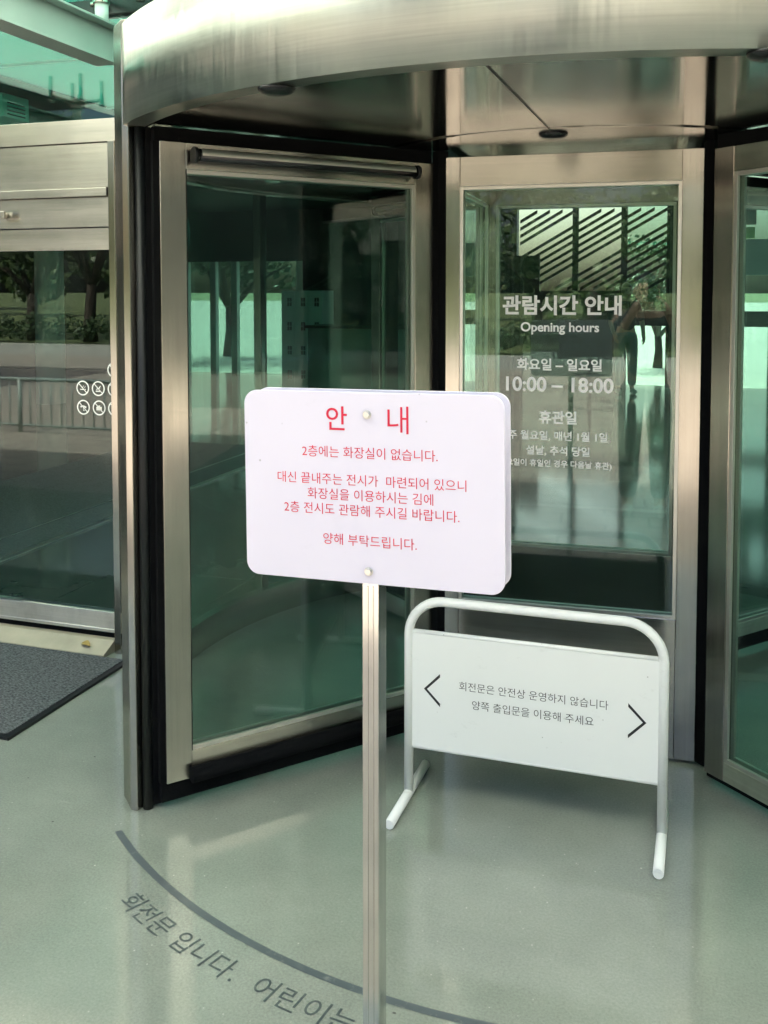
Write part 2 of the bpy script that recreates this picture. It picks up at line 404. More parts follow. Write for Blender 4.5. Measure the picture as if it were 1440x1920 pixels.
# ------------------------------------------------------------------ revolving door
rd = thing('revolving_door', 'large brushed steel and green glass revolving door under a curved steel fascia', 'revolving door', (CX, CY, 0))
ZC, ZT = 2.09, 2.385
for a0 in (-133.2, 46.8): mb = MB(); mb.arcwall((0, 0), 1.665, 1.730, a0, a0 + 86.4, ZC, ZT, 'steel_fascia', 96); mb.build('fascia', rd)
for a0 in (-44.0, 136.0): mb = MB(); mb.arcwall((0, 0), 1.630, 1.664, a0, a0 + 88, ZC - .001, ZT, 'steel_h', 64); mb.build('side_band', rd)
mb = MB()
seg = 96
def ringplate(r0, r1, z, m, zt):
    vs = []
    for i in range(seg):
        a = 2 * math.pi * i / seg
        for r, zz in ((r0, z), (r1, z), (r0, zt), (r1, zt)): vs.append((r * math.cos(a), r * math.sin(a), zz))
    fs = []
    for i in range(seg):
        b, c = 4 * i, 4 * ((i + 1) % seg)
        fs += [(b, c, c + 1, b + 1), (b + 2, b + 3, c + 3, c + 2), (b, b + 2, c + 2, c), (b + 1, c + 1, c + 3, b + 3)]
    mb.add(vs, fs, m)
ringplate(.806, 1.664, ZC + .003, 'steel_ceiling', ZC + .02)
mb.build('ceiling_ring', rd)
mb = MB(); mb.prism([(.800 * math.cos(2 * math.pi * i / 96), .800 * math.sin(2 * math.pi * i / 96)) for i in range(96)], ZC - .001, ZC + .02, 'steel_ceiling'); mb.build('ceiling_disc', rd)
mb = MB(); mb.box(-.002, .002, -1.664, -.808, ZC + .0005, ZC + .0028, 'black'); mb.box(-1.664, -.808, -.002, .002, ZC + .0005, ZC + .0028, 'black'); mb.build('ceiling_seam', rd)
mb = MB(); mb.prism([(1.66 * math.cos(2 * math.pi * i / 96), 1.66 * math.sin(2 * math.pi * i / 96)) for i in range(96)], ZT + .001, ZT + .02, 'steel_h'); mb.build('roof_plate', rd)
for (x, y) in ((.0, -.70), (-.53, -1.60), (.58, -1.60)):
    mb = MB(); mb.tube([(0, 0, .0), (0, 0, -.005), (0, 0, -.011), (0, 0, -.015), (0, 0, -.017)], .04, 'black_metal', 28, radii=[.046, .045, .039, .028, .012])
    mb.build('motion_sensor', rd, (x, y, ZC - .001))
# fixed curved side walls with glass, rails and posts
for a0, a1 in ((136, 224), (-44, 44)):
    mb = MB(); mb.arcwall((0, 0), 1.650, 1.660, a0, a1, .14, ZC - .03, 'glass', 40); w = mb.build('curved_glass', rd)
    mb = MB(); mb.arcwall((0, 0), 1.634, 1.677, a0, a1, .0, .14, 'steel_h', 40); mb.build('curved_bottom_rail', rd, bev=.002)
    mb = MB(); mb.arcwall((0, 0), 1.636, 1.676, a0, a1, ZC - .03, ZC - .001, 'steel_h', 40); mb.build('curved_top_rail', rd)
    am = (a0 + a1) / 2
    for da in (-17, 17):
        mb = MB(); mb.arcwall((0, 0), 1.635, 1.6765, am + da - .8, am + da + .8, .14, ZC - .03, 'steel_v', 3); mb.build('curved_mullion', rd)
def end_post(sx, sy):
    mb = MB()
    P = [(-1.172, -1.256), (-1.194, -1.254), (-1.262, -1.190), (-1.225, -1.135), (-1.16, -1.20)]
    P = [(sx * x, sy * y) for x, y in P]
    if sx * sy < 0: P = P[::-1]
    mb.prism(P[::-1], 0, ZT + .015, 'steel_v'); o = mb.build('end_post', rd, bev=.003)
    mb = MB(); mb.tube([(sx * -1.150, sy * -1.228, 0.003), (sx * -1.150, sy * -1.228, ZC - .002)], .0155, 'black', 16); mb.build('rubber_strip', rd)
    mb = MB(); a = [(-1.133, -1.225), (-1.165, -1.195), (-1.205, -1.155), (-1.19, -1.14), (-1.115, -1.205)]; a = [(sx * x, sy * y) for x, y in a]
    if sx * sy < 0: a = a[::-1]
    mb.prism(a[::-1], .012, ZC - .002, 'brush'); mb.build('brush_channel', rd)
for sx in (1, -1):
    for sy in (1, -1): end_post(sx, sy)
# rotor: glazed core panels
RZ = R(3.0)
HW, HD = .440, .43
def core_panel(k):
    rz = RZ + k * math.pi / 2
    d = HD if k % 2 == 0 else HW; hw = HW if k % 2 == 0 else HD - .052
    fr = MB(); g = hw - .068
    fr.box(-hw, -g, -d, -d + .05, .012, 2.066, 'steel_v'); fr.box(g, hw, -d, -d + .05, .012, 2.066, 'steel_v')
    fr.box(-g, g, -d + .002, -d + .048, 1.963, 2.066, 'steel_h'); fr.box(-g, g, -d + .002, -d + .048, .012, .492, 'steel_h')
    o = fr.build('core_panel', rd, (-.013, 0, 0), (0, 0, rz), bev=.0018)
    b = MB(); w = .012
    for y0, y1 in ((-d + .003, -d + .015), (-d + .035, -d + .047)):
        b.box(-g, -g + w, y0, y1, .492, 1.963, 'bead'); b.box(g - w, g, y0, y1, .492, 1.963, 'bead')
        b.box(-g + w, g - w, y0, y1, .492, .492 + w, 'bead'); b.box(-g + w, g - w, y0, y1, 1.963 - w, 1.963, 'bead')
    b.build('glazing_bead', o, bev=.001)
    p = MB(); p.box(-g + .002, g - .002, -d + .018, -d + .030, .494, 1.961, 'glass_core'); p.build('glass_pane', o)
    return o, d
core = [core_panel(k) for k in range(4)]
o, d = core[0]
o['label'] = 'front glazed panel with white opening hours lettering'
mb = MB()
text_lines([('관람시간 안내', -.020, 1.550, .404, .030), ('Opening hours', -.025, 1.470, .267, .024), ('화요일 – 일요일', -.026, 1.345, .289, .026),
                ('10:00 – 18:00', -.025, 1.276, .367, .026), ('휴관일', -.028, 1.162, .128, .026), ('매주 월요일, 매년 1월 1일,', -.040, 1.097, .380, .018),
                ('설날, 추석 당일', -.028, 1.045, .218, .018), ('(월요일이 휴일인 경우 다음날 휴관)', -.042, .999, .394, .016)], 'white_print', -d + .0165, o)
for sx in (-1, 1):
    for sy in (-1, 1):
        mb = MB(); mb.box(-.02, .02, -.02, .02, .01, ZC - .003, 'brush')
        v = Matrix.Rotation(RZ, 3, 'Z') @ Vector((sx * (HW - .005), sy * (HD - .026), 0)); v = v + v.normalized() * .028
        mb.build('corner_seal', rd, (v.x, v.y, 0), (0, 0, RZ + math.pi / 4))
# rotor: wings
def wing(P0, ang, zg0, kind):
    """+x runs outwards along the wing; +y is the side with the tubes"""
    IN, GL, OUT = .075, .835, .082; L = IN + GL + OUT; zr0 = zg0 - (.062 if kind else .086); zt0, zt1 = 1.966, 2.045
    fr = MB(); T = .024
    fr.box(0, IN, -T, T, zr0, zt1, 'steel_v'); fr.box(IN + GL, L, -T, T, zr0, zt1, 'steel_v')
    fr.box(IN, IN + GL, -T + .002, T - .002, zt0, zt1, 'steel_h'); fr.box(IN, IN + GL, -T + .002, T - .002, zr0, zg0, 'cream_rail' if kind else 'steel_h')
    o = fr.build('wing', rd, (P0[0] - CX, P0[1] - CY, 0), (0, 0, R(ang)), bev=.0018)
    b = MB(); w = .013
    for y0, y1 in ((-T + .003, -T + .014), (T - .014, T - .003)):
        b.box(IN, IN + w, y0, y1, zg0, zt0, 'bead'); b.box(IN + GL - w * .3, IN + GL, y0, y1, zg0, zt0, 'black')
        b.box(IN + w, IN + GL - w * .3, y0, y1, zg0, zg0 + w, 'bead'); b.box(IN + w, IN + GL - w * .3, y0, y1, zt0 - w, zt0, 'bead')
    b.build('glazing_bead', o, bev=.001)
    p = MB(); p.box(IN + .002, IN + GL - .002, -.006, .006, zg0 + .002, zt0 - .002, 'glass'); p.build('glass_pane', o)
    t = MB(); zc = 2.006
    t.tube([(.09, T + .030, zc), (L - .10, T + .030, zc)], .0200, 'black_metal', 20); q = t.build('push_bar', o)
    t = MB()
    for x in (.085, L - .105): t.tube([(x, T + .03, zc), (x + .012, T + .03, zc)], .0245, 'black', 20)
    t.box(.10, .125, T, T + .02, zc - .012, zc + .012, 'black'); t.box(L - .135, L - .11, T, T + .02, zc - .012, zc + .012, 'black'); t.build('bar_end_cap', o)
    t = MB(); vs = []; rr = .0211
    for x in (.105, L - .115):
        for i in range(9):
            a = R(-8 + i * 10); vs.append((x, T + .030 + rr * math.cos(a), zc + rr * math.sin(a)))
    t.add(vs, [(i, i + 1, 9 + i + 1, 9 + i) for i in range(8)], 'bead', True); t.build('bar_cover_strip', o)
    t = MB(); zb = zr0 - .005
    t.tube([(.01, T + .012, zb + .020), (L - .074, T + .012, zb + .020)], .024, 'brush', 18); t.build('bumper_tube', o)
    s = MB(); s.box(.0, L + .012, -.012, .012, .026, zr0, 'brush'); s.box(0, L + .012, -.013, .013, zt1, ZC - .002, 'brush'); s.box(L, L + .016, -.010, .010, zr0, zt1, 'brush'); s.build('brush_seal_or_shade', o)
    return o
wing((-.944, 3.326), 230.8, .172, 0)
wing((.026, 3.262), -42.0, .105, 1)
wing((-.90, 4.22), 141.0, .15, 0)
wing((-.03, 4.26), 51.0, .15, 1)

# ------------------------------------------------------------------ sliding door on the left
sl = thing('sliding_door', 'glazed steel sliding door with stepped header beside the revolving door', 'sliding door', (0, 0, 0))
XL, XR = -4.72, -2.43
mb = MB(); mb.box(XL, XR + .07, 3.625, 3.80, 2.243, 2.342, 'steel_h'); mb.box(XL, -2.475, 3.632, 3.80, 2.048, 2.240, 'steel_h')
mb.box(XL, -2.475, 3.618, 3.80, 2.010, 2.046, 'steel_h'); mb.box(XL, -2.475, 3.640, 3.80, 1.878, 2.008, 'steel_h'); mb.build('header', sl, bev=.002)
mb = MB(); mb.box(-2.462, XR, 3.612, 3.82, 0, 2.2425, 'steel_v'); mb.build('jamb', sl, bev=.002)
mb = MB(); mb.box(XL - .06, XL - .001, 3.612, 3.82, 0, 2.342, 'steel_v'); mb.build('jamb', sl, bev=.002)
mb = MB(); mb.box(XR + .001, XR + .23, 3.70, 3.80, 0, 2.2425, 'steel_v'); mb.build('side_panel', sl)
mb = MB(); vs = [(x, y, z) for x in (XL, -2.476) for y, z in ((3.548, .0005), (3.548, .012), (3.632, .050), (3.76, .050), (3.76, .0005))]; mb.add(vs, [(0, 1, 2, 3, 4), (9, 8, 7, 6, 5)] + [(i, 5 + i, 5 + (i + 1) % 5, (i + 1) % 5) for i in range(5)], 'stone_strip'); mb.build('threshold', sl)
def leaf(x0, x1, ya):
    f = MB(); f.box(x0, x1, ya, ya + .045, 1.778, 1.875, 'steel_h'); f.box(x0, x1, ya, ya + .045, .078, .168, 'cream_rail'); f.box(x0, x1, ya - .006, ya, .078, .092, 'cream_rail')
    f.box(x0, x0 + .035, ya + .002, ya + .043, .168, 1.778, 'steel_v'); f.box(x1 - .035, x1, ya + .002, ya + .043, .168, 1.778, 'steel_v')
    o = f.build('door_leaf', sl, bev=.0015)
    p = MB(); p.box(x0 + .036, x1 - .036, ya + .016, ya + .028, .169, 1.777, 'glass'); p.build('glass_pane', o)
    s = MB(); s.box(x0, x1, ya + .01, ya + .035, .0505, .078, 'brush'); s.build('brush_seal_or_shade', o); return o  # black strip stands in for the shadow line under the leaf
lf = leaf(-3.60, -2.39, 3.652); leaf(-4.70, -3.56, 3.705)
def ban_icon(x, z, kind, parent):
    x -= .014; mb = MB(); y = 3.6665; n = 36; vs = []
    for i in range(n):
        a = 2 * math.pi * i / n
        for r in (.0275, .0335): vs.append((x + r * math.cos(a), y, z + r * math.sin(a)))
    mb.add(vs, [(2 * i, 2 * ((i + 1) % n), 2 * ((i + 1) % n) + 1, 2 * i + 1) for i in range(n)], 'white_print')
    def bar(ax, az, bx, bz, w=.0048):
        d = Vector((bx - ax, bz - az)); k = Vector((-d.y, d.x)).normalized() * w / 2
        mb.add([(x + ax + k.x, y - .0004, z + az + k.y), (x + bx + k.x, y - .0004, z + bz + k.y), (x + bx - k.x, y - .0004, z + bz - k.y), (x + ax - k.x, y - .0004, z + az - k.y)], [(0, 1, 2, 3)], 'white_print')
    bar(-.020, .020, .020, -.020, .004)
    if kind == 0: bar(-.014, -.006, .008, -.006, .004); bar(.011, -.006, .016, -.006, .004); bar(.010, 0, .014, .010, .002); bar(.0, .0, .004, .012, .002)
    if kind == 1: bar(-.013, -.012, .013, -.012, .006); bar(-.010, -.004, .010, .004, .004); bar(.004, .004, .013, .012, .003)
    if kind == 2:
        for i in range(6): bar(-.015 + .005 * i, .001 + .004 * math.sin(i * .62), -.010 + .005 * i, .001 + .004 * math.sin((i + 1) * .62), .008)
        bar(.0, 0, .0, -.015, .003); bar(0, -.015, .007, -.015, .003)
    if kind == 3: bar(-.014, -.003, .014, -.003, .016); bar(-.004, .008, .006, .008, .005)
    if kind == 4: bar(-.008, -.014, .004, .012, .004); bar(.004, .012, .013, .004, .004)
    if kind == 5: bar(-.010, -.010, .010, -.010, .007); bar(-.006, -.004, -.006, .012, .003); bar(.004, -.004, .006, .012, .003)
    mb.build('prohibition_icon', parent)
for x, z, k in ((-2.468, 1.251, 5), (-2.631, 1.166, 0), (-2.550, 1.166, 1), (-2.468, 1.166, 4), (-2.629, 1.080, 2), (-2.547, 1.080, 3), (-2.467, 1.080, 0)): ban_icon(x, z, k, lf)
mb = MB(); mb.tube([(-3.02, 3.638, 1.938), (-3.02, 3.600, 1.938)], .015, 'steel_h', 14); mb.box(-3.05, -2.985, 3.585, 3.600, 1.922, 1.954, 'steel_h'); mb.build('door_sensor', sl, bev=.003)

# ------------------------------------------------------------------ door mat
mb = MB(); mb.box(-4.9, -2.362, 2.80, 3.535, .006, .014, 'mat'); o = mb.build('door_mat')
rim = MB(); rim.box(-4.92, -2.338, 2.776, 2.80, .0005, .011, 'black'); rim.box(-2.362, -2.338, 2.80, 3.545, .0005, .011, 'black'); rim.box(-4.92, -2.362, 2.80, 3.535, .0005, .0058, 'black'); rim.build('rubber_border', o)
tag(o, 'dark charcoal carpet mat lying before the left sliding door', 'door mat')

lf_m = MB(); rnd = random.Random(4); vs = []
for i in range(7):
    u = i / 6; w = .016 * math.sin(math.pi * (.08 + .9 * u)); z = .010 * math.sin(u * 3.0)
    vs += [(u * .06 - .03, -w, z + .006), (u * .06 - .03, 0, z + .0005), (u * .06 - .03, w, z + .008)]
lf_m.add(vs, [q for i in range(6) for q in ((3 * i, 3 * i + 1, 3 * i + 4, 3 * i + 3), (3 * i + 1, 3 * i + 2, 3 * i + 5, 3 * i + 4))], 'dry_leaf', True)
o = lf_m.build('dry_leaf', None, (-2.59, 3.585, .030), (R(14), 0, R(-18))); tag(o, 'small curled yellow dry leaf on the threshold of the sliding door', 'leaf')
# ------------------------------------------------------------------ notice sign in front
ns = thing('notice_sign', 'white rounded notice board with red Korean text on a square metal pole', 'sign', (-.4985, 1.418, 0))
def rounded(w, h, r, n=10):
    P = []
    for cx, cz, a0 in ((w / 2 - r, h / 2 - r, 0), (-w / 2 + r, h / 2 - r, 90), (-w / 2 + r, -h / 2 + r, 180), (w / 2 - r, -h / 2 + r, 270)):
        for i in range(n + 1): a = R(a0 + 90 * i / n); P.append((cx + r * math.cos(a), cz + r * math.sin(a)))
    return P
def panel(y0, y1, cz, name):
    mb = MB(); P = rounded(.4285, .302, .022); n = len(P)
    vs = [(x, y0, z) for x, z in P] + [(x, y1, z) for x, z in P]
    mb.add(vs, [tuple(range(n))[::-1], tuple(range(n, 2 * n))], 'white_board')
    k = mb.mi('white_board')
    for i in range(n): j = (i + 1) % n; mb.f.append([i, j, n + j, n + i]); mb.m.append(k); mb.smooth.append(True)
    return mb.build(name, ns, (0, 0, cz), (0, R(-.62), 0), bev=.0006)
fb = panel(0, .004, 1.2907, 'front_board'); panel(.044, .048, 1.2907, 'back_board')
mb = MB()
text_lines([('안', -.0535, .1095, .035, .006), ('내', .048, .1095, .0340, -.002), ('2층에는 화장실이 없습니다.', -.001, .056, .224, -.004), ('대신 끝내주는 전시가  마련되어 있으니', -.0005, .0125, .312, -.004),
                ('화장실을 이용하시는 김에', -.0005, -.0115, .208, -.004), ('2층 전시도 관람해 주시길 바랍니다.', -.0005, -.0355, .290, -.004), ('양해 부탁드립니다.', -.001, -.083, .155, -.004)], 'red', -.0006, fb)
for z in (.1165, -.1310):
    mb = MB(); mb.tube([(-.0025, -.0003, z), (-.0025, -.0015, z)], .0072, 'bolt', 20); mb.tube([(-.0025, -.0015, z), (-.0025, -.0058, z)], .0056, 'bolt', 6); mb.build('bolt', fb, bev=.0006)
mb = MB(); a = .0135
mb.box(-a, a, .0045, .0435, .012, 1.428, 'pole')
for x in (-.0045, .0045): mb.box(x - .0012, x + .0012, .0032, .0045, .012, 1.135, 'pole')
mb.build('pole', ns, bev=.0012)
mb = MB(); mb.box(-.19, .19, -.15, .22, .0, .010, 'black_metal'); mb.box(-.03, .03, -.008, .056, .010, .05, 'black_metal'); mb.build('base', ns, bev=.003)

# ------------------------------------------------------------------ barrier sign
bs = thing('barrier_sign', 'low white tubular barrier sign with black arrows and two lines of black text', 'barrier sign', (-.490, 2.862, 0))
hw, rt, zt, rc = .385, .0145, .638, .112
path = [(-hw, 0, .020), (-hw, 0, zt - rc)]
path += [(-hw + rc - rc * math.cos(R(a)), 0, zt - rc + rc * math.sin(R(a))) for a in range(9, 91, 9)]
path += [(hw - rc + rc * math.cos(R(a)), 0, zt - rc + rc * math.sin(R(a))) for a in range(90, -1, -9)]
path += [(hw, 0, .020)]
mb = MB(); mb.tube(path, rt, 'powder', 18); mb.build('frame', bs)
for x in (-hw, hw):
    mb = MB(); mb.tube([(x, -.197, .0165), (x, .190, .0165)], .0150, 'powder', 18)
    mb.tube([(x, -.1995, .0165), (x, -.197, .0165)], .0142, 'powder', 18); f = mb.build('foot', bs)
    for y in (-.16, .16): mb = MB(); mb.box(x - .010, x + .010, y - .012, y + .012, .0005, .004, 'black'); mb.build('rubber_pad', f)
mb = MB(); mb.box(-hw + .0125, hw - .0125, -.006, .006, .172, .535, 'powder')
mb.tube([(-hw + .012, 0, .537), (hw - .012, 0, .537)], .0075, 'powder', 12); mb.tube([(-hw + .012, 0, .170), (hw - .012, 0, .170)], .0068, 'powder', 12)
pn = mb.build('panel', bs)
mb = MB()
text_lines([('회전문은 안전상 운영하지 않습니다', .004, .383, .450, -.006), ('양쪽 출입문을 이용해 주세요', .0035, .3285, .367, -.006)], 'ink', -.0066, pn)
def arrow(tip, sx, z):
    mb = MB(); w = .0042; e = .052; y = -.0066
    A = [(tip, z), (tip + sx * e, z + .0525), (tip + sx * e, z + .0525 - w * 2.6), (tip + sx * w * 2.4, z), (tip + sx * e, z - .0525 + w * 2.6), (tip + sx * e, z - .0525)]
    mb.add([(x, y, q) for x, q in A], [(0, 1, 2, 3), (0, 3, 4, 5)], 'ink'); mb.build('arrow', pn)
arrow(-.334, 1, .360); arrow(.338, -1, .346)

# ------------------------------------------------------------------ building around the door
bd = thing('museum_building', 'glass fronted museum lobby behind the revolving and sliding doors', 'building', (0, 0, 0))
def part(name, mb, **k): return mb.build(name, bd, **k)
# transom glass above the doors, with its dark top channel
mb = MB(); mb.box(-9, 6, 3.90, 3.912, 2.36, 2.86, 'glass_teal'); part('transom_glass', mb)
mb = MB(); mb.box(-9, 6, 3.90, 3.912, 2.935, 4.2, 'glass_teal'); part('upper_glass', mb)
mb = MB(); mb.box(-9, 6, 3.87, 3.95, 2.862, 2.933, 'black_metal'); mb.box(-9, CX - 1.72, 3.86, 3.96, 2.343, 2.358, 'black_metal'); mb.box(CX + 1.72, 6, 3.86, 3.96, 2.343, 2.358, 'black_metal'); part('facade_channel', mb)
for x in (-7.4, -5.6, -1.05, .55, 2.2, 3.9):
    mb = MB(); mb.box(x - .02, x + .02, 3.96, 4.06, 2.36, 4.2, 'grey_paint'); part('facade_fin', mb)
for a, b in ((-9, -4.80), (CX + 1.80, 6)):
    mb = MB(); mb.box(a, b, 3.72, 3.732, .10, 2.34, 'glass_far'); part('facade_glass', mb)
    mb = MB(); mb.box(a, b, 3.69, 3.76, 0, .098, 'steel_h'); x = a
    while x <= b + .01: mb.box(x - .03, x + .03, 3.69, 3.715, .10, 2.34, 'steel_v'); x += (b - a) / 3
    part('facade_frame', mb)
# translucent roof bay over the front of the lobby and dark ceilings
mb = MB(); mb.box(-4.7, 7, 3.915, 14, 3.10, 3.112, 'roof_glass'); part('glass_roof', mb)
mb = MB()
for y in (5.4, 6.9, 8.4, 9.9, 11.4, 12.9): mb.box(-4.7, 7, y - .012, y + .012, 3.085, 3.099, 'grey_paint')
for x in (-3.1, -1.5, .1, 1.7, 3.3): mb.box(x - .004, x + .004, 3.97, 14, 3.094, 3.099, 'white_wall')
part('roof_bar', mb)
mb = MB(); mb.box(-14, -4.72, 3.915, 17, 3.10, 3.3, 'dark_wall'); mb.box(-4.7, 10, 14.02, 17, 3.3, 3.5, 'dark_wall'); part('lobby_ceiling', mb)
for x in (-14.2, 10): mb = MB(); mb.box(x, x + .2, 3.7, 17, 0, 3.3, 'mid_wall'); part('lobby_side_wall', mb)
# rear wall: solid with windows on the left, louvres in the middle, glazed doors on the right
YB = 16.6
mb = MB()
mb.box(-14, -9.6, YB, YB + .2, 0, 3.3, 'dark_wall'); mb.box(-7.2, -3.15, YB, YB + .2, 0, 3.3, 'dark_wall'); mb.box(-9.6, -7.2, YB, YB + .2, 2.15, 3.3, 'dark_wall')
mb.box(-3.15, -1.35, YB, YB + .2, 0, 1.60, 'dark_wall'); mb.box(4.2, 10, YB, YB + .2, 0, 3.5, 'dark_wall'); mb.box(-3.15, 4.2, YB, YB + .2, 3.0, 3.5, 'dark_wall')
part('rear_wall', mb)
mb = MB()
for x in (-9.6, -9.0, -8.55, -8.05, -7.2): mb.box(x - .06, x + .06, YB - .02, YB + .1, 0, 2.15, 'white_wall')
part('window_frame', mb)
mb = MB(); mb.box(-9.6, -7.2, YB + .12, YB + .13, 0, 2.15, 'glass_far'); part('rear_window', mb)
mb = MB()
for i in range(-13, 11):
    if i % 7 == 5: continue
    zz = lambda x, k: 1.60 + i * .125 + .58 * (x + 3.15) + k
    x0, x1 = -3.10, -.66
    if zz(x0, .0) < 1.60: x0 += (1.60 - zz(x0, 0)) / .58
    if zz(x1, .06) > 2.98: x1 -= (zz(x1, .06) - 2.98) / .58
    if x1 - x0 < .12: continue
    P = [(x0, zz(x0, 0)), (x1, zz(x1, 0)), (x1, zz(x1, .055)), (x0, zz(x0, .055))]
    mb.add([(p[0], YB + .05, p[1]) for p in P] + [(p[0], YB + .10, p[1]) for p in P], [(3, 2, 1, 0), (4, 5, 6, 7), (0, 1, 5, 4), (1, 2, 6, 5), (2, 3, 7, 6), (3, 0, 4, 7)], 'dark_wall')
mb.box(-2.2, -2.1, YB - .02, YB + .04, 1.60, 3.0, 'black_metal'); mb.box(-3.15, -2.75, YB - .02, YB + .04, 1.60, 2.2, 'dark_wall'); part('louvre', mb)
mb = MB()
for x in (-1.35, -.62, .10, .95, 1.8, 2.7, 3.5, 4.2): mb.box(x - .05, x + .05, YB - .02, YB + .1, 0, 3.0, 'black_metal')
mb.box(-1.35, 4.2, YB - .01, YB + .11, 1.02, 1.27, 'black_metal'); mb.box(.1, 4.2, YB - .01, YB + .11, 1.85, 2.42, 'grey_paint'); part('rear_door_frame', mb)
mb = MB(); mb.box(-1.35, 4.2, YB + .12, YB + .13, 0, 3.0, 'glass_door'); part('rear_door_glass', mb)
for x0, x1, z0, z1, m in ((.52, .70, 2.66, 2.95, 'poster_red'), (.52, .68, 2.44, 2.62, 'poster_yellow'), (.30, .52, 1.30, 1.55, 'poster_red')):
    mb = MB(); mb.box(x0, x1, YB + .135, YB + .14, z0, z1, m); part('poster', mb)
for x, y in ((-8.9, 11.6), (-6.35, 10.6), (2.4, 11.4)): mb = MB(); mb.tube([(x, y, -.004), (x, y, 3.099)], .2, 'white_wall', 28); part('lobby_column', mb)

# ------------------------------------------------------------------ canopy with beams and spider fittings
cp = thing('entrance_canopy', 'teal glass entrance canopy on painted steel beams over the doors', 'canopy', (0, 0, 0))
mb = MB(); x = -4.75
while x < 3.4: mb.box(x, x + 1.616, 0.35, 3.897, 3.06, 3.075, 'canopy'); x += 1.62
mb.build('glass_panel', cp)
mb = MB(); mb.box(-9.2, -4.77, 1.1, 3.89, 3.06, 3.20, 'dark_wall'); mb.build('sun_block_roof', cp)  # unseen roof added to block sun patches and darken the fascia reflection
for x in (-4.16, -2.54, -.92, .70, 2.32):
    b = MB(); b.box(x - .058, x + .058, 0.40, 3.74, 2.595, 2.605, 'grey_paint'); b.box(x - .0035, x + .0035, 0.40, 3.86, 2.605, 2.756, 'grey_paint'); b.box(x - .058, x + .058, 0.40, 3.86, 2.756, 2.766, 'grey_paint')
    b.build('beam', cp, bev=.0015)
    for y in (3.70, 2.05, .5):
        s = MB(); s.tube([(x, y, 2.766), (x, y, 2.85)], .029, 'white_wall', 18); s.tube([(x, y, 2.85), (x, y, 2.862)], .036, 'steel_h', 18)
        s.tube([(x, y, 2.875), (x, y, 2.915)], .033, 'steel_h', 18); f = s.build('spider_fitting', cp)
        for dx, dy in ((.12, .12), (-.12, .12), (.12, -.12), (-.12, -.12)):
            a = MB(); a.tube([(x + dx * .2, y + dy * .2, 2.895), (x + dx, y + dy, 2.93)], .011, 'steel_h', 10, radii=[.014, .010]); a.tube([(x + dx, y + dy, 2.90), (x + dx, y + dy, 3.058)], .013, 'steel_h', 12)
            a.tube([(x + dx, y + dy, 2.885), (x + dx, y + dy, 2.90)], .020, 'steel_h', 12); a.build('arm', f)

# ------------------------------------------------------------------ lobby contents
lm = MB(); lm.box(-5.6, -3.99, 4.1, 9.0, -.003, .006, 'mat'); o = lm.build('lobby_mat'); lm = MB(); lm.box(-3.985, -3.945, 4.1, 9.0, -.003, .008, 'bead'); lm.build('edge_strip', o); lm = MB(); lm.box(-4.30, -4.285, 4.1, 9.0, .0062, .0075, 'bead'); lm.build('seam_strip', o)
tag(o, 'long dark entrance mat with pale metal edge strips inside the lobby', 'mat')
lk = thing('locker_cabinet', 'pale grey locker cabinet with rows of small square doors inside the lobby', 'lockers', (-6.30, 14.6, 0))
mb = MB(); mb.box(-.36, .36, 0, .5, 0, 1.60, 'locker'); mb.build('body', lk)
for i in range(3):
    for j in range(4):
        x, z = -.24 + .24 * i, .21 + .395 * j
        d_ = MB(); d_.box(x - .113, x + .113, -.012, -.001, z - .185, z + .185, 'locker')
        for u in (0, 1):
            for v in (0, 1): d_.box(x - .01 + u * .042, x + .024 + u * .042, -.0145, -.0125, z - .05 + v * .075, z + .015 + v * .075, 'black_metal')
        d_.build('locker_door', lk)
ds = thing('reception_desk', 'dark reception desk standing at the rear of the lobby', 'desk', (-4.6, 13.2, 0))
mb = MB(); mb.box(-1.0, 1.0, 0, .7, 0, 1.05, 'mid_wall'); mb.build('body', ds); mb = MB(); mb.box(-1.05, 1.05, -.05, .75, 1.051, 1.09, 'black_metal'); mb.build('counter_top', ds, bev=.004)
ac = thing('ceiling_unit', 'small white ventilation box hanging under the dark lobby ceiling', 'ventilation unit', (-5.15, 6.2, 2.98))
mb = MB(); mb.box(-.2, .12, -.15, .15, -.075, .10, 'white_wall'); mb.build('casing', ac, bev=.006); mb = MB()
for i in range(4): mb.box(.121, .126, -.10, .10, -.055 + i * .028, -.045 + i * .028, 'black_metal')
mb.build('grille', ac); mb = MB(); mb.box(-.07, -.02, -.155, -.151, -.05, .02, 'black_metal'); mb.build('inlet', ac)

